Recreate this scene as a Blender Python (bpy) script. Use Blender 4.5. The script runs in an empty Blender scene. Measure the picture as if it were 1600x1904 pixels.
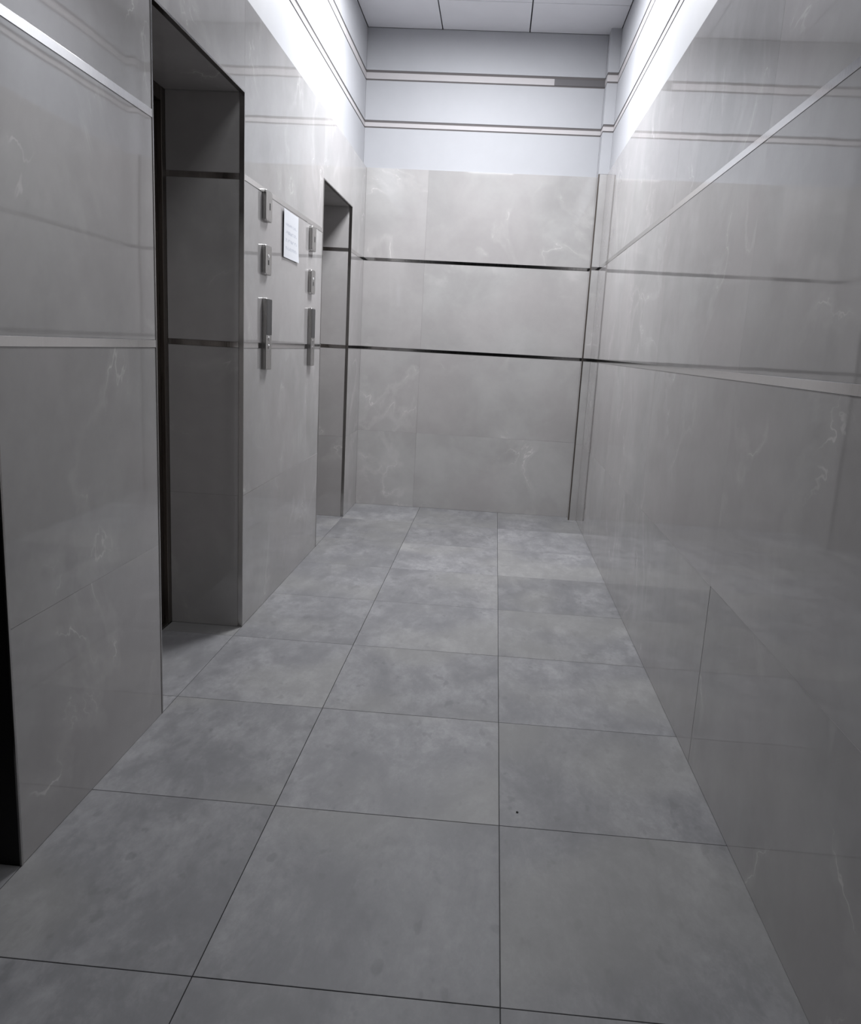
import bpy, bmesh, math, random
from mathutils import Matrix, Vector

random.seed(11)
scene = bpy.context.scene
COL = scene.collection

# ------------------------------------------------------------------ camera
W, D, H = 1.711, 6.160, 3.404            # lobby width, far wall, ceiling height
YB = -7.2                                # wall behind the camera
yaw, pitch, roll = -0.0575, -0.2046, 0.0556
fw = Vector((math.sin(yaw) * math.cos(pitch), math.cos(yaw) * math.cos(pitch), math.sin(pitch)))
rt = Vector((math.cos(yaw), -math.sin(yaw), 0))
up = rt.cross(fw)
rt2 = math.cos(roll) * rt + math.sin(roll) * up
up2 = -math.sin(roll) * rt + math.cos(roll) * up
cam_data = bpy.data.cameras.new('camera')
cam = bpy.data.objects.new('camera', cam_data)
COL.objects.link(cam)
M = Matrix((rt2, up2, -fw)).transposed().to_4x4()
M.translation = Vector((1.0221, 0.0, 1.238))
cam.matrix_world = M
cam_data.sensor_fit = 'HORIZONTAL'
cam_data.sensor_width = 36.0
cam_data.lens = 1498.38 / 1600 * 36.0
cam_data.shift_x = (800 - 817.19) / 1600
cam_data.shift_y = (955.73 - 952) / 1600
cam_data.clip_start = 0.02
scene.camera = cam

# ------------------------------------------------------------------ world, lamps, exposure
world = bpy.data.worlds.new('world')
scene.world = world
world.use_nodes = True
world.node_tree.nodes['Background'].inputs[0].default_value = (0.5, 0.5, 0.55, 1)
world.node_tree.nodes['Background'].inputs[1].default_value = 0.01
LAMP_POWER = 93.0
LAMP2_POWER = 11.5
LAMP2_Y = 1.7
LAMP_COLOR = (0.95, 0.965, 1.0)
LAMP_SPREAD = (math.radians(178), math.radians(165))     # beam spread of each lamp, set for the falloff on the walls
scene.view_settings.view_transform = 'Standard'
scene.view_settings.look = 'None'
scene.view_settings.gamma = 1.0
scene.view_settings.exposure = 0.0
scene.view_settings.use_curve_mapping = False


# ------------------------------------------------------------------ material helpers
def new_mat(name):
    m = bpy.data.materials.new(name)
    m.use_nodes = True
    nt = m.node_tree
    b = nt.nodes['Principled BSDF']
    return m, nt, b


def plain(name, col, rough=0.5, metal=0.0, spec=0.5):
    m, nt, b = new_mat(name)
    b.inputs['Base Color'].default_value = (*col, 1)
    b.inputs['Roughness'].default_value = rough
    b.inputs['Metallic'].default_value = metal
    b.inputs['Specular IOR Level'].default_value = spec
    return m, nt, b


def N(nt, typ, **kw):
    n = nt.nodes.new(typ)
    for k, v in kw.items():
        if k.startswith('i_'):
            key = k[2:].replace('_', ' ')
            n.inputs[key].default_value = v
        else:
            setattr(n, k, v)
    return n


def math_node(nt, op, a, b=None, clamp=False):
    n = nt.nodes.new('ShaderNodeMath')
    n.operation = op
    n.use_clamp = clamp
    for i, v in enumerate((a, b)):
        if v is None:
            continue
        if isinstance(v, (int, float)):
            n.inputs[i].default_value = v
        else:
            nt.links.new(v, n.inputs[i])
    return n.outputs[0]


def maprange(nt, v, a, b, c, d, smooth=True):
    n = nt.nodes.new('ShaderNodeMapRange')
    n.interpolation_type = 'SMOOTHSTEP' if smooth else 'LINEAR'
    nt.links.new(v, n.inputs['Value'])
    n.inputs['From Min'].default_value = a
    n.inputs['From Max'].default_value = b
    n.inputs['To Min'].default_value = c
    n.inputs['To Max'].default_value = d
    return n.outputs['Result']


def mix(nt, fac, a, b):
    n = nt.nodes.new('ShaderNodeMix')
    n.data_type = 'RGBA'
    for sock, v in ((n.inputs[0], fac), (n.inputs[6], a), (n.inputs[7], b)):
        if isinstance(v, (int, float)):
            sock.default_value = v
        elif isinstance(v, tuple):
            sock.default_value = (*v, 1)
        else:
            nt.links.new(v, sock)
    return n.outputs[2]


def piece_coords(nt):
    """object coordinates shifted by a random vector for every tile, and the random value"""
    tc = nt.nodes.new('ShaderNodeTexCoord')
    oi = nt.nodes.new('ShaderNodeObjectInfo')
    s = nt.nodes.new('ShaderNodeVectorMath')
    s.operation = 'SCALE'
    cmb = nt.nodes.new('ShaderNodeCombineXYZ')
    for i, k in enumerate((57.0, 91.0, 33.0)):
        nt.links.new(math_node(nt, 'MULTIPLY', oi.outputs['Random'], k), cmb.inputs[i])
    add = nt.nodes.new('ShaderNodeVectorMath')
    add.operation = 'ADD'
    nt.links.new(tc.outputs['Object'], add.inputs[0])
    nt.links.new(cmb.outputs[0], add.inputs[1])
    return add.outputs[0], oi.outputs['Random']


def noise(nt, vec, scale, detail=3, rough=0.5, dist=0.0):
    n = nt.nodes.new('ShaderNodeTexNoise')
    nt.links.new(vec, n.inputs['Vector'])
    n.inputs['Scale'].default_value = scale
    n.inputs['Detail'].default_value = detail
    n.inputs['Roughness'].default_value = rough
    n.inputs['Distortion'].default_value = dist
    return n.outputs['Fac']


def marble_material(name, c0, c1, vein, rough):
    m, nt, b = new_mat(name)
    vec, rnd = piece_coords(nt)
    cloud = noise(nt, vec, 2.6, 5, 0.55, 0.3)
    fine = noise(nt, vec, 17.0, 4, 0.6)
    base = mix(nt, maprange(nt, cloud, 0.3, 0.7, 0, 1), c0, c1)
    tint = maprange(nt, noise(nt, vec, 1.1, 2, 0.5), 0.42, 0.6, 0, 1)
    base = mix(nt, math_node(nt, 'MULTIPLY', tint, 0.45), base, (0.415, 0.39, 0.388))
    # thin broken white veins: where a warped noise crosses its middle value
    warp = noise(nt, vec, 1.5, 6, 0.52, 0.7)
    line = math_node(nt, 'ABSOLUTE', math_node(nt, 'SUBTRACT', warp, 0.5))
    thin = maprange(nt, line, 0.0, 0.0048, 1, 0)
    halo = maprange(nt, line, 0.0, 0.045, 1, 0)
    mask = maprange(nt, noise(nt, vec, 2.1, 2, 0.5), 0.46, 0.60, 0, 1)
    mask2 = maprange(nt, noise(nt, vec, 4.5, 3, 0.6), 0.47, 0.62, 0, 1)
    v1 = math_node(nt, 'MULTIPLY', math_node(nt, 'MULTIPLY', thin, mask), mask2)
    v2 = math_node(nt, 'MULTIPLY', math_node(nt, 'MULTIPLY', halo, mask), 0.11)
    fac = math_node(nt, 'ADD', math_node(nt, 'MULTIPLY', v1, 0.42), v2, True)
    colr = mix(nt, fac, base, vein)
    colr = mix(nt, maprange(nt, fine, 0.3, 0.7, 0, 0.10), colr, (c0[0] * .8, c0[1] * .8, c0[2] * .8))
    val = maprange(nt, rnd, 0, 1, 0.95, 1.05, False)
    hsv = nt.nodes.new('ShaderNodeHueSaturation')
    nt.links.new(val, hsv.inputs['Value'])
    nt.links.new(colr, hsv.inputs['Color'])
    nt.links.new(hsv.outputs[0], b.inputs['Base Color'])
    b.inputs['Roughness'].default_value = rough
    b.inputs['IOR'].default_value = 1.72
    bump = nt.nodes.new('ShaderNodeBump')
    bump.inputs['Strength'].default_value = 0.5
    bump.inputs['Distance'].default_value = 0.0012
    nt.links.new(noise(nt, vec, 3.0, 1, 0.4), bump.inputs['Height'])
    nt.links.new(bump.outputs[0], b.inputs['Normal'])
    return m


def floor_material():
    m, nt, b = new_mat('cement_floor_tile')
    vec, rnd = piece_coords(nt)
    mp = nt.nodes.new('ShaderNodeMapping')
    mp.inputs['Scale'].default_value = (1.0, 0.55, 1.0)
    mp.inputs['Rotation'].default_value = (0, 0, 0.25)
    nt.links.new(vec, mp.inputs['Vector'])
    cloud = noise(nt, mp.outputs[0], 4.2, 8, 0.68, 0.3)
    mid = noise(nt, mp.outputs[0], 15.0, 6, 0.7, 0.2)
    fine = noise(nt, mp.outputs[0], 48.0, 4, 0.65)
    c = mix(nt, maprange(nt, cloud, 0.32, 0.68, 0, 1), (0.20, 0.199, 0.208), (0.325, 0.323, 0.331))
    c = mix(nt, maprange(nt, mid, 0.36, 0.60, 0.55, 0), c, (0.165, 0.165, 0.173))
    c = mix(nt, maprange(nt, fine, 0.3, 0.7, 0.34, 0), c, (0.19, 0.19, 0.196))
    spots = maprange(nt, noise(nt, mp.outputs[0], 23.0, 2, 0.5), 0.63, 0.72, 0, 0.42)
    c = mix(nt, spots, c, (0.15, 0.15, 0.155))
    warm = maprange(nt, noise(nt, vec, 1.7, 1, 0.5), 0.45, 0.65, 0, 0.35)
    c = mix(nt, warm, c, (0.31, 0.305, 0.285))
    hsv = nt.nodes.new('ShaderNodeHueSaturation')
    nt.links.new(maprange(nt, rnd, 0, 1, 0.88, 1.12, False), hsv.inputs['Value'])
    nt.links.new(c, hsv.inputs['Color'])
    nt.links.new(hsv.outputs[0], b.inputs['Base Color'])
    nt.links.new(maprange(nt, mid, 0.3, 0.7, 0.5, 0.62), b.inputs['Roughness'])
    b.inputs['Specular IOR Level'].default_value = 0.35
    bump = nt.nodes.new('ShaderNodeBump')
    bump.inputs['Strength'].default_value = 0.25
    bump.inputs['Distance'].default_value = 0.001
    nt.links.new(mid, bump.inputs['Height'])
    nt.links.new(bump.outputs[0], b.inputs['Normal'])
    return m


def paint_material(name, col, rough=0.6):
    m, nt, b = new_mat(name)
    tc = nt.nodes.new('ShaderNodeTexCoord')
    n1 = noise(nt, tc.outputs['Object'], 3.0, 4, 0.6)
    c = mix(nt, maprange(nt, n1, 0.3, 0.7, 0, 1), tuple(x * 0.96 for x in col), col)
    nt.links.new(c, b.inputs['Base Color'])
    b.inputs['Roughness'].default_value = rough
    bump = nt.nodes.new('ShaderNodeBump')
    bump.inputs['Strength'].default_value = 0.1
    bump.inputs['Distance'].default_value = 0.0005
    nt.links.new(noise(nt, tc.outputs['Object'], 120.0, 2, 0.5), bump.inputs['Height'])
    nt.links.new(bump.outputs[0], b.inputs['Normal'])
    return m


def steel_material(name, col, rough, aniso=0.0):
    m, nt, b = new_mat(name)
    tc = nt.nodes.new('ShaderNodeTexCoord')
    mp = nt.nodes.new('ShaderNodeMapping')
    mp.inputs['Scale'].default_value = (1, 1, 0.02)
    nt.links.new(tc.outputs['Object'], mp.inputs['Vector'])
    n1 = noise(nt, mp.outputs[0], 260.0, 2, 0.5)
    nt.links.new(maprange(nt, n1, 0.3, 0.7, rough * 0.8, rough * 1.25), b.inputs['Roughness'])
    c = mix(nt, maprange(nt, n1, 0.3, 0.7, 0, 1), tuple(x * 0.93 for x in col), col)
    nt.links.new(c, b.inputs['Base Color'])
    b.inputs['Metallic'].default_value = 1.0
    return m


def paper_material():
    m, nt, b = new_mat('printed_paper')
    tc = nt.nodes.new('ShaderNodeTexCoord')
    sep = nt.nodes.new('ShaderNodeSeparateXYZ')
    nt.links.new(tc.outputs['Object'], sep.inputs[0])
    rows = math_node(nt, 'SINE', math_node(nt, 'MULTIPLY', sep.outputs['Z'], 2 * math.pi / 0.036))
    rows = maprange(nt, rows, 0.1, 0.5, 0, 1)
    words = maprange(nt, noise(nt, tc.outputs['Object'], 75.0, 2, 0.7), 0.44, 0.56, 0, 1)
    inside = math_node(nt, 'MULTIPLY', maprange(nt, math_node(nt, 'ABSOLUTE', sep.outputs['Y']), 0.105, 0.125, 1, 0),
                       maprange(nt, math_node(nt, 'ABSOLUTE', math_node(nt, 'ADD', sep.outputs['Z'], 0.02)), 0.065, 0.075, 1, 0))
    ink = math_node(nt, 'MULTIPLY', math_node(nt, 'MULTIPLY', rows, words), inside)
    c = mix(nt, math_node(nt, 'MULTIPLY', ink, 0.6), (0.74, 0.76, 0.80), (0.33, 0.36, 0.44))
    nt.links.new(c, b.inputs['Base Color'])
    b.inputs['Roughness'].default_value = 0.35
    return m


MARBLE = marble_material('polished_grey_marble', (0.365, 0.356, 0.351), (0.445, 0.437, 0.431), (0.85, 0.83, 0.81), 0.035)
FLOOR = floor_material()
GROUT, _, _ = plain('dark_grout', (0.14, 0.14, 0.143), 0.9)
WALLGROUT, _, _ = plain('wall_grout', (0.28, 0.28, 0.278), 0.8)
WHITE = paint_material('white_paint', (0.405, 0.41, 0.43))
BANDW = paint_material('white_band_paint', (0.47, 0.45, 0.455))
GROOVE, _, _ = plain('groove_grey', (0.125, 0.115, 0.115), 0.85)
DARKBAND = paint_material('dark_grey_band', (0.12, 0.115, 0.12))
CEIL = paint_material('ceiling_panel_paint', (0.74, 0.74, 0.77), 0.55)
CEILGAP, _, _ = plain('ceiling_gap_grey', (0.13, 0.13, 0.14), 0.8)
STRIP = steel_material('polished_steel_strip', (0.72, 0.71, 0.70), 0.10)
EDGE = steel_material('darkened_edge_steel', (0.42, 0.41, 0.40), 0.12)  # strip steel made darker, its dark reflections put into the colour
DARKSTEEL = steel_material('dark_bronze_steel', (0.21, 0.185, 0.165), 0.34)
BRUSHED = steel_material('brushed_steel', (0.47, 0.46, 0.45), 0.30)
BLACK, _, _ = plain('plain_black', (0.012, 0.012, 0.012), 0.45)  # even black for the door and lining of the nearest opening
SCREEN, _, _ = plain('dark_display_glass', (0.035, 0.035, 0.036), 0.3, 0.0, 0.25)
SLOT, _, _ = plain('black_slot', (0.008, 0.008, 0.008), 0.6)
PAPER = paper_material()
BACKWALL = paint_material('dark_back_wall', (0.05, 0.05, 0.052), 0.7)
FRAMEWHITE, _, _ = plain('lamp_frame_white', (0.75, 0.75, 0.77), 0.4)

# ------------------------------------------------------------------ object helpers


def tag(o, label=None, cat=None, group=None, kind=None):
    if label:
        o['label'] = label
    if cat:
        o['category'] = cat
    if group:
        o['group'] = group
    if kind:
        o['kind'] = kind
    return o


def link(name, me, mat, parent=None, loc=None):
    o = bpy.data.objects.new(name, me)
    COL.objects.link(o)
    if mat and not me.materials:
        me.materials.append(mat)
    if loc is not None:
        o.location = loc
    if parent:
        o.parent = parent
    return o


def box_into(bm, lo, hi):
    vs = [bm.verts.new((x, y, z)) for x in (lo[0], hi[0]) for y in (lo[1], hi[1]) for z in (lo[2], hi[2])]
    for f in ((0, 1, 3, 2), (4, 6, 7, 5), (0, 4, 5, 1), (2, 3, 7, 6), (0, 2, 6, 4), (1, 5, 7, 3)):
        bm.faces.new([vs[i] for i in f])


def boxes_mesh(name, boxes):
    bm = bmesh.new()
    for lo, hi in boxes:
        box_into(bm, lo, hi)
    bmesh.ops.recalc_face_normals(bm, faces=bm.faces)
    me = bpy.data.meshes.new(name)
    bm.to_mesh(me)
    bm.free()
    return me


_cache = {}


def piece(name, lo, hi, mat, parent, bevel=0.0008, tilt=0.0, seg=1):
    """one bevelled box (tile, strip, panel), origin at its centre, mesh shared between equal sizes"""
    lo, hi = Vector(lo), Vector(hi)
    s = hi - lo
    c = (lo + hi) / 2
    key = (name, round(s.x, 4), round(s.y, 4), round(s.z, 4), mat.name, bevel, seg)
    me = _cache.get(key)
    if me is None:
        bm = bmesh.new()
        box_into(bm, -s / 2, s / 2)
        bmesh.ops.recalc_face_normals(bm, faces=bm.faces)
        if bevel:
            bmesh.ops.bevel(bm, geom=list(bm.edges), offset=min(bevel, min(s) * 0.45), segments=seg, affect='EDGES', profile=0.5)
        me = bpy.data.meshes.new(name)
        bm.to_mesh(me)
        bm.free()
        me.materials.append(mat)
        if seg > 1:
            for p in me.polygons:
                p.use_smooth = True
        _cache[key] = me
    o = bpy.data.objects.new(name, me)
    COL.objects.link(o)
    o.location = c
    if tilt:
        o.rotation_euler = [random.uniform(-tilt, tilt) for _ in range(3)]
    o.parent = parent
    return o


# ------------------------------------------------------------------ measures
TT = 0.012                                # tile thickness
G = 0.0002                                # half gap of the tight wall joints
Z1, Z2, ZT = 1.200, 1.8426, 2.476         # lower strip, upper strip, top of tiling
SH = 0.0115                               # half height of the metal strips
ROWS = [(0.0, 0.578), (0.578, Z1 - SH), (Z1 + SH, Z2 - SH), (Z2 + SH, ZT)]
STRIPS = [(Z1 - SH, Z1 + SH), (Z2 - SH, Z2 + SH)]
OPEN = [(0.72, 1.608, 2.145), (2.419, 3.270, 2.145), (4.727, 5.631, 2.118)]   # lift openings in the left wall
R = 0.31                                  # depth of the openings
PW, PP = 0.0586, 0.106                    # corner pillar
TILT = 0.0006

# boards and grooves of the white upper wall (heights)
BOARDS = [(ZT - 0.02, 2.748, WHITE), (2.757, 2.785, BANDW), (2.800, 3.062, WHITE), (3.072, 3.114, BANDW), (3.130, H, WHITE)]


def upper_boards(parent, axis, face, a, b, sgn, dark_from=None):
    """painted boards of the upper wall; axis = wall normal axis, face = coordinate of their face,
    sgn = +1 when the wall body lies on the larger side"""
    for z0, z1, m in BOARDS:
        spans = [(a, b, m)]
        if dark_from and z0 > 3.0 and m is BANDW:
            spans = [(a, dark_from - 0.0005, m), (dark_from, b, DARKBAND)]
        nm = 'upper_board' if m is WHITE else 'moulding_band'
        for s0, s1, mm in spans:
            t0, t1 = sorted((face, face + sgn * 0.006))
            if axis == 0:
                piece(nm, (t0, s0, z0), (t1, s1, z1), mm, parent, 0.001)
            else:
                piece(nm, (s0, t0, z0), (s1, t1, z1), mm, parent, 0.001)


# ------------------------------------------------------------------ floor
XB = [0.0, 0.509, 1.1145, W]
floor = link('floor', boxes_mesh('floor', [((-0.5, YB - 0.1, -0.15), (W + 0.15, D + 0.15, -TT))]), GROUT)
tag(floor, 'grey cement-look tiled lobby floor with dark joints', 'floor', kind='structure')
TS = 0.6075
ys = [1.335 + TS * k for k in range(-15, 9)]
ys = [y for y in ys if YB < y < D - 0.05]
ys = [YB] + ys + [D]
g = 0.0009
for i in range(3):
    for a, b in zip(ys[:-1], ys[1:]):
        piece('floor_tile', (XB[i] + (g if i else 0), a + g, -TT), (XB[i + 1] - (g if i < 2 else 0), b - g, 0.0), FLOOR, floor, 0.0007, 0.0004)
for a, b, _ in OPEN:
    mid = [y for y in ys if a + 0.03 < y < b - 0.03]
    cuts = [a] + mid + [b]
    for c0, c1 in zip(cuts[:-1], cuts[1:]):
        piece('floor_tile', (-R + 0.002, c0 + g, -TT), (-2 * g, c1 - g, 0.0), FLOOR, floor, 0.0007)

# ------------------------------------------------------------------ ceiling
ceiling = link('ceiling', boxes_mesh('ceiling', [((-0.5, YB - 0.1, H + 0.03), (W + 0.15, D + 0.15, H + 0.12))]), CEILGAP)
tag(ceiling, 'suspended ceiling of pale square metal panels with dark joints', 'ceiling', kind='structure')
CX = [-0.028, 0.500, 1.106, W + 0.014]
cy = [5.690 - 0.608 * k for k in range(0, 23)]
cy = sorted([y for y in cy if y > YB + 0.1] + [YB, D + 0.019])
LAMPS = []
for i in range(3):
    for a, b in zip(cy[:-1], cy[1:]):
        if i == 1 and (a < 4.75 < b or a < LAMP2_Y < b):
            LAMPS.append((CX[1], CX[2], a, b))
            continue
        gg = 0.004
        piece('ceiling_panel', (CX[i] + gg, a + gg, H), (CX[i + 1] - gg, b - gg, H + 0.018), CEIL, ceiling, 0.002)

# ------------------------------------------------------------------ right wall
wall_right = link('wall_right', boxes_mesh('wall_right', [((W + TT, YB, -0.15), (W + 0.15, D + 0.15, ZT - 0.0005)),
                                                          ((W + 0.018, YB, ZT - 0.0005), (W + 0.15, D + 0.15, H + 0.12))]), WALLGROUT)
tag(wall_right, 'long polished grey marble wall opposite the lifts', 'wall', kind='structure')
wall_right.data.materials.append(GROOVE)
for p in wall_right.data.polygons:
    if p.center.z > ZT:
        p.material_index = 1
yj = [YB] + [2.38 + 1.2 * k for k in range(-7, 3)] + [D - PP]
for z0, z1 in ROWS:
    for a, b in zip(yj[:-1], yj[1:]):
        ga = 0.0012 if abs(a - 2.38) < 0.01 and z1 < 0.7 else G
        gb = 0.0012 if abs(b - 2.38) < 0.01 and z1 < 0.7 else G
        piece('wall_tile', (W, a + ga, z0 + G), (W + TT, b - gb, z1 - G), MARBLE, wall_right, 0.0003, TILT)
for z0, z1 in STRIPS:
    piece('metal_strip', (W - 0.0015, YB, z0 + G), (W + TT, D - PP, z1 - G), STRIP, wall_right, 0.0006)
upper_boards(wall_right, 0, W + 0.014, YB, D + 0.019, 1)

# ------------------------------------------------------------------ far wall
wall_far = link('wall_far', boxes_mesh('wall_far', [((-0.1, D + TT, -0.15), (W + 0.1, D + 0.15, ZT - 0.0005)),
                                                    ((-0.1, D + 0.023, ZT - 0.0005), (W + 0.1, D + 0.15, H + 0.12))]), WALLGROUT)
tag(wall_far, 'marble end wall under a white grooved upper wall', 'wall', kind='structure')
wall_far.data.materials.append(GROOVE)
for p in wall_far.data.polygons:
    if p.center.z > ZT:
        p.material_index = 1
xj = [0.0, W - PW - 1.2, W - PW]
for z0, z1 in ROWS:
    for a, b in zip(xj[:-1], xj[1:]):
        piece('wall_tile', (a + G, D, z0 + G), (b - G, D + TT, z1 - G), MARBLE, wall_far, 0.0003, TILT)
for z0, z1 in STRIPS:
    piece('metal_strip', (0.0, D - 0.0015, z0 + G), (W - PW, D + TT, z1 - G), STRIP, wall_far, 0.0006)
upper_boards(wall_far, 1, D + 0.019, -0.028, W - PW, 1, 1.303)

# ------------------------------------------------------------------ corner pillar
pillar = link('corner_pillar', boxes_mesh('corner_pillar', [((W - PW + TT, D - PP + TT, -0.1), (W + TT, D + 0.1, ZT - 0.0005)),
                                                            ((W - PW + 0.004, D - PP + 0.004, ZT - 0.0005), (W + 0.018, D + 0.1, H + 0.1))]), GROOVE)
tag(pillar, 'slim marble pillar in the far right corner of the lobby', 'pillar', kind='structure')
for z0, z1 in ROWS:
    piece('wall_tile', (W - PW + 0.006, D - PP, z0 + G), (W, D - PP + TT, z1 - G), MARBLE, pillar, 0.0006)
    piece('wall_tile', (W - PW, D - PP + 0.018, z0 + G), (W - PW + TT, D, z1 - G), MARBLE, pillar, 0.0006)
for z0, z1 in STRIPS:
    piece('metal_strip', (W - PW + 0.006, D - PP - 0.0012, z0 + G), (W, D - PP + TT, z1 - G), STRIP, pillar, 0.0005)
    piece('metal_strip', (W - PW - 0.0012, D - PP + 0.018, z0 + G), (W - PW + TT, D, z1 - G), STRIP, pillar, 0.0005)
cs = link('corner_strip', boxes_mesh('corner_strip', [((W - PW - 0.002, D - PP - 0.002, 0.0), (W - PW + 0.006, D - PP + 0.004, ZT)),
                                                      ((W - PW - 0.002, D - PP + 0.004, 0.0), (W - PW + 0.004, D - PP + 0.018, ZT))]), DARKSTEEL, pillar)  # darker steel puts the shade on this strip into its colour
for z0, z1, m in BOARDS:
    nm = 'upper_board' if m is WHITE else 'moulding_band'
    z0 = max(z0, ZT + 0.0005)
    piece(nm, (W - PW, D - PP, z0), (W + 0.014, D - PP + 0.006, z1), m, pillar, 0.001)
    piece(nm, (W - PW, D - PP + 0.0065, z0), (W - PW + 0.006, D + 0.019, z1), m, pillar, 0.001)

# ------------------------------------------------------------------ left wall with the lift openings
segs = [(YB, OPEN[0][0]), (OPEN[0][1], OPEN[1][0]), (OPEN[1][1], OPEN[2][0]), (OPEN[2][1], D)]
core = []
for a, b in segs:
    a2 = a if a == YB else a + TT
    b2 = D + 0.1 if b == D else b - TT
    core.append(((-0.45, a2, -0.15), (-TT, b2, ZT - 0.0005)))
for a, b, t in OPEN:
    core.append(((-0.45, a - TT, t + TT), (-TT, b + TT, ZT - 0.0005)))
core.append(((-0.45, YB, ZT - 0.0005), (-0.032, D + 0.1, H + 0.12)))
wall_left = link('wall_left', boxes_mesh('wall_left', core), WALLGROUT)
tag(wall_left, 'polished grey marble wall with the recessed lift doorways', 'wall', kind='structure')
wall_left.data.materials.append(GROOVE)
for p in wall_left.data.polygons:
    if p.center.z > ZT:
        p.material_index = 1


def z_rows(top):
    out = []
    for z0, z1 in ROWS:
        if z0 < top - 0.01:
            out.append((z0, min(z1, top)))
    return out


for k, (a, b) in enumerate(segs):
    cuts = [a, b]
    if k == 0:
        cuts = [YB, -5.3, -4.1, -2.9, -1.7, -0.5, b]
    for z0, z1 in ROWS:
        for c0, c1 in zip(cuts[:-1], cuts[1:]):
            piece('wall_tile', (-TT, c0 + (0.006 if k and c0 == a else G), z0 + G), (0.0, c1 - (0.006 if k < 3 and c1 == b else G), z1 - G), MARBLE, wall_left, 0.0003, TILT)
    for z0, z1 in STRIPS:
        piece('metal_strip', (-TT, a + (0.006 if k else 0), z0 + G), (0.0015, b - (0.006 if k < 3 else 0), z1 - G), STRIP, wall_left, 0.0006)
for k, (a, b, t) in enumerate(OPEN):
    piece('wall_tile', (-TT, a - 0.0055, t + 0.006), (0.0, b + 0.0055, ZT - G), MARBLE, wall_left, 0.0003, TILT * 0.5)
    lining = MARBLE if k else BLACK
    nm = 'reveal_tile' if k else 'jamb_lining'
    lx = -0.018 if k else -0.004
    for z0, z1 in z_rows(t):
        piece(nm, (-R, a - TT, z0 + G), (lx, a, z1 - G), lining, wall_left, 0.0006)
        piece(nm, (-R, b, z0 + G), (lx, b + TT, z1 - G), lining, wall_left, 0.0006)
    if k:
        for z0, z1 in STRIPS:
            piece('metal_strip', (-R, a - TT, z0 + G), (-0.018, a + 0.001, z1 - G), STRIP, wall_left, 0.0005)
            piece('metal_strip', (-R, b - 0.001, z0 + G), (-0.018, b + TT, z1 - G), STRIP, wall_left, 0.0005)
    piece('soffit_tile', (-R, a, t), (-0.018, b, t + TT), lining, wall_left, 0.0006)
upper_boards(wall_left, 0, -0.028, YB, D + 0.019, -1)

# ------------------------------------------------------------------ unseen wall behind the camera, dark in place of the unlit hall
wall_back = link('wall_back', boxes_mesh('wall_back', [((-0.45, YB - 0.15, -0.15), (W + 0.15, YB, H + 0.12))]), BACKWALL)
tag(wall_back, 'unseen dark wall standing in for the unlit hall behind the viewer', 'wall', kind='structure')

# ------------------------------------------------------------------ lift doors and their steel edge frames
DL = ['lift doorway nearest the viewer with black door at the left edge',
      'nearer marble lift doorway with dark steel sliding door',
      'farther marble lift doorway with dark steel sliding door beside end wall']
for k, (a, b, t) in enumerate(OPEN):
    d = bpy.data.objects.new('door_%d' % (k + 1), None)
    COL.objects.link(d)
    tag(d, DL[k], 'lift door', kind='structure')
    m = DARKSTEEL if k else BLACK
    ymid = (a + b) / 2
    xf = -R
    e = 0.0005
    # side posts and header of the car entrance
    piece('door_post', (xf - 0.06, a - 0.01, 0.0), (xf - e, a + 0.035, t), m, d, 0.001)
    piece('door_post', (xf - 0.06, b - 0.035, 0.0), (xf - e, b + 0.01, t), m, d, 0.001)
    piece('door_header', (xf - 0.06, a + 0.036, t - 0.05), (xf - e, b - 0.036, t + 0.01), m, d, 0.001)
    for p0, p1 in ((a + 0.036, ymid - 0.0015), (ymid + 0.0015, b - 0.036)):
        piece('door_panel', (xf - 0.055, p0, 0.006), (xf - 0.018, p1, t - 0.052), m, d, 0.003, seg=2)
    piece('door_sill', (xf - 0.06, a + 0.036, -0.01), (xf - e, b - 0.036, 0.004), BRUSHED, d, 0.001)
    # L-shaped polished edge strips around the opening: narrow on the lobby face, wider on the reveal
    st = EDGE
    dx = -0.0175 if k else -0.0035
    piece('edge_strip', (dx, a - 0.0055, 0.0), (0.0022, a + 0.002, t - 0.001), st, d, 0.0008)
    piece('edge_strip', (dx, b - 0.002, 0.0), (0.0022, b + 0.0055, t - 0.001), st, d, 0.0008)
    piece('edge_strip', (dx, a - 0.0055, t - 0.002), (0.0022, b + 0.0055, t + 0.0055), st, d, 0.0008)


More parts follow.
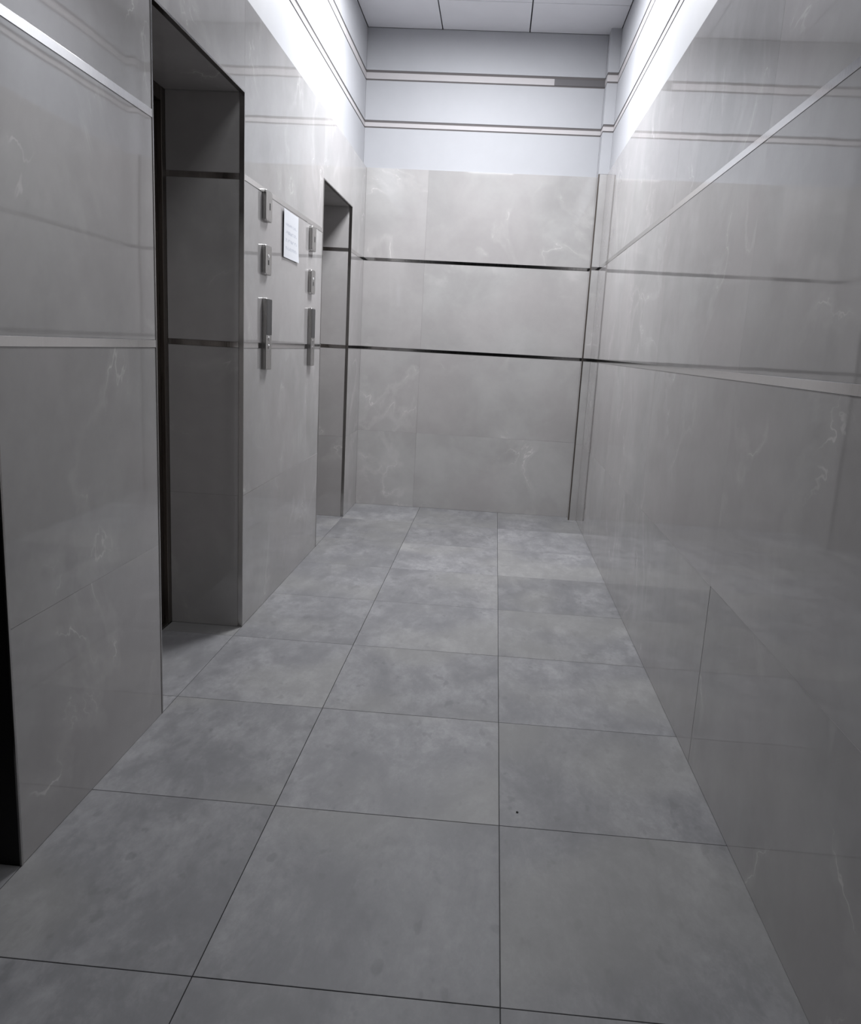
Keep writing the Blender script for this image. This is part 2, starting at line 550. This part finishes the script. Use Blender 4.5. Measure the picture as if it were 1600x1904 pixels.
# ------------------------------------------------------------------ wall fixtures between the two lifts
def rounded_plate(name, y0, y1, z0, z1, x0, x1, rad, mat, parent):
    """upright plate with rounded corners seen from the front and softened front edge, origin at its centre"""
    cy_, cz_ = (y0 + y1) / 2, (z0 + z1) / 2
    hy, hz = (y1 - y0) / 2, (z1 - z0) / 2
    bm = bmesh.new()
    ring = []
    for cx_, cz0, a0 in ((hy - rad, hz - rad, 0), (-hy + rad, hz - rad, 90), (-hy + rad, -hz + rad, 180), (hy - rad, -hz + rad, 270)):
        for j in range(5):
            t = math.radians(a0 + j * 22.5)
            ring.append((cx_ + rad * math.cos(t), cz0 + rad * math.sin(t)))
    fr = min(0.003, (x1 - x0) * 0.4)
    levels = [(x0, 1.0, 0), (x1 - fr, 1.0, 0), (x1 - fr * 0.3, 1.0, fr * 0.3), (x1, 1.0, fr)]
    loops = []
    for lx, _, ins in levels:
        loops.append([bm.verts.new((lx, yy - ins * (1 if yy > 0 else -1), zz - ins * (1 if zz > 0 else -1))) for yy, zz in ring])
    n = len(ring)
    for l0, l1 in zip(loops[:-1], loops[1:]):
        for i in range(n):
            bm.faces.new((l0[i], l0[(i + 1) % n], l1[(i + 1) % n], l1[i]))
    bm.faces.new(loops[-1])
    bm.faces.new(list(reversed(loops[0])))
    bmesh.ops.recalc_face_normals(bm, faces=bm.faces)
    me = bpy.data.meshes.new(name)
    bm.to_mesh(me)
    bm.free()
    return link(name, me, mat, parent, (0, cy_, cz_))


def disc(name, y, z, x0, x1, rad, mat, parent):
    bm = bmesh.new()
    bmesh.ops.create_cone(bm, cap_ends=True, segments=20, radius1=rad, radius2=rad * 0.85, depth=x1 - x0,
                          matrix=Matrix.Rotation(math.pi / 2, 4, 'Y'))
    me = bpy.data.meshes.new(name)
    bm.to_mesh(me)
    bm.free()
    return link(name, me, mat, parent, ((x0 + x1) / 2, y, z))


def empty(name, loc):
    o = bpy.data.objects.new(name, None)
    COL.objects.link(o)
    o.empty_display_size = 0.05
    return o


LAMPDOT, nt_, b_ = plain('white_indicator', (0.85, 0.85, 0.85), 0.3)
NEAR = 'the nearer lift'
FAR = 'the farther lift'
for col, (y0, dz, which) in enumerate(((3.522, 0.0, NEAR), (4.392, -0.022, FAR))):
    # top box with a slot
    z0, z1 = 1.720 + dz, 1.846 + dz
    t = empty('slot_box', None)
    tag(t, 'small steel wall box with a dark slot, topmost of the column beside ' + which, 'wall box', 'steel boxes between the lifts')
    rounded_plate('body', y0, y0 + 0.095, z0, z1, 0.0, 0.018, 0.012, BRUSHED, t)
    piece('slot', (0.0178, y0 + 0.052, z0 + 0.048), (0.0186, y0 + 0.064, z0 + 0.076), SLOT, t, 0.0002)
    # middle box with key switch and lamp
    z0, z1 = 1.500 + dz, 1.624 + dz
    t = empty('key_switch_box', None)
    tag(t, 'small steel key switch box with pale dot, mid column beside ' + which, 'switch box', 'steel boxes between the lifts')
    rounded_plate('body', y0, y0 + 0.095, z0, z1, 0.0, 0.018, 0.012, BRUSHED, t)
    disc('indicator', y0 + 0.045, z0 + 0.078, 0.0178, 0.0195, 0.0075, LAMPDOT, t)
    k = piece('key_slot', (0.0178, y0 + 0.039, z0 + 0.042), (0.0188, y0 + 0.051, z0 + 0.062), SLOT, t, 0.0002)
    # tall call panel
    z0, z1 = 1.096, 1.403
    t = empty('call_panel', None)
    tag(t, 'tall steel lift call panel with dark screen, lowest of the column beside ' + which, 'call panel', 'call panels between the lifts')
    rounded_plate('body', y0 + 0.012, y0 + 0.100, z0, z1, 0.0, 0.020, 0.006, BRUSHED, t)
    s = rounded_plate('display', y0 + 0.016, y0 + 0.096, z0 + 0.150, z1 - 0.004, 0.0196, 0.0215, 0.004, SCREEN, t)
    b = disc('call_button', y0 + 0.056, z0 + 0.132, 0.0196, 0.0225, 0.013, STRIP, t)
    disc('button_face', y0 + 0.056, z0 + 0.132, 0.0222, 0.0232, 0.009, BRUSHED, b).location = (0.0017, 0, 0)
    b = disc('call_button', y0 + 0.056, z0 + 0.098, 0.0196, 0.0225, 0.013, STRIP, t)
    disc('button_face', y0 + 0.056, z0 + 0.098, 0.0222, 0.0232, 0.009, BRUSHED, b).location = (0.0017, 0, 0)

# notice: a sheet standing a little off the wall at its near edge
bm = bmesh.new()
ny, nz = 16, 8
PYc, PZc, PHy, PHz = 4.003, 1.716, 0.148, 0.108
grid = []
for side in (0, 1):
    g2 = []
    for i in range(ny + 1):
        row = []
        for j in range(nz + 1):
            u, v = i / ny, j / nz
            off = 0.0012 + 0.006 * (1 - u) ** 3 + 0.006 * (1 - v) ** 3 * u
            row.append(bm.verts.new((off + side * 0.0004, -PHy + 2 * PHy * u, -PHz + 2 * PHz * v)))
        g2.append(row)
    grid.append(g2)
for i in range(ny):
    for j in range(nz):
        for side in (0, 1):
            q = grid[side]
            bm.faces.new((q[i][j], q[i + 1][j], q[i + 1][j + 1], q[i][j + 1]))
border = [(i, 0) for i in range(ny)] + [(ny, j) for j in range(nz)] + [(i, nz) for i in range(ny, 0, -1)] + [(0, j) for j in range(nz, 0, -1)]
for (i, j), (i2, j2) in zip(border, border[1:] + border[:1]):
    bm.faces.new((grid[0][i][j], grid[0][i2][j2], grid[1][i2][j2], grid[1][i][j]))
bmesh.ops.recalc_face_normals(bm, faces=bm.faces)
me = bpy.data.meshes.new('notice_sheet')
bm.to_mesh(me)
bm.free()
notice = link('notice_sheet', me, PAPER, None, (0.0, PYc, PZc))
tag(notice, 'white printed paper notice stuck on the wall between the lifts', 'notice')

# ------------------------------------------------------------------ small dark crumb on the floor
bm = bmesh.new()
bmesh.ops.create_icosphere(bm, subdivisions=2, radius=0.0035)
for v in bm.verts:
    v.co *= random.uniform(0.75, 1.2)
    v.co.z = max(v.co.z * 0.6, -0.0015)
me = bpy.data.meshes.new('crumb')
bm.to_mesh(me)
bm.free()
crumb = link('dirt_crumb', me, SLOT, None, (1.164, 2.012, 0.0015))
tag(crumb, 'tiny black dirt crumb on the right column of floor tiles', 'debris')

# ------------------------------------------------------------------ ceiling lamps
LL = ['square recessed ceiling lamp panel above the far end of the lobby', 'square recessed ceiling lamp panel behind the viewer']
for k, (x0, x1, a, b) in enumerate(sorted(LAMPS, key=lambda q: -q[2])):
    t = empty('ceiling_light', None)
    tag(t, LL[k], 'ceiling light', 'ceiling lamp panels')
    fr = 0.02
    e = 0.003
    piece('frame', (x0 + e, a + e, H - 0.004), (x0 + fr, b - e, H + 0.02), FRAMEWHITE, t, 0.002)
    piece('frame', (x1 - fr, a + e, H - 0.004), (x1 - e, b - e, H + 0.02), FRAMEWHITE, t, 0.002)
    piece('frame', (x0 + fr, a + e, H - 0.004), (x1 - fr, a + fr, H + 0.02), FRAMEWHITE, t, 0.002)
    piece('frame', (x0 + fr, b - fr, H - 0.004), (x1 - fr, b - e, H + 0.02), FRAMEWHITE, t, 0.002)
    piece('diffuser', (x0 + fr, a + fr, H + 0.008), (x1 - fr, b - fr, H + 0.014), FRAMEWHITE, t, 0.001)
    ld = bpy.data.lights.new('lamp_panel_light', 'AREA')
    ld.shape = 'RECTANGLE'
    ld.size = x1 - x0 - 2 * fr
    ld.size_y = b - a - 2 * fr
    ld.energy = (LAMP_POWER, LAMP2_POWER)[k]
    ld.color = LAMP_COLOR
    ld.spread = LAMP_SPREAD[k]
    lo = bpy.data.objects.new('lamp_panel_light', ld)
    COL.objects.link(lo)
    lo.location = ((x0 + x1) / 2, (a + b) / 2, H + 0.006)
    lo.parent = t
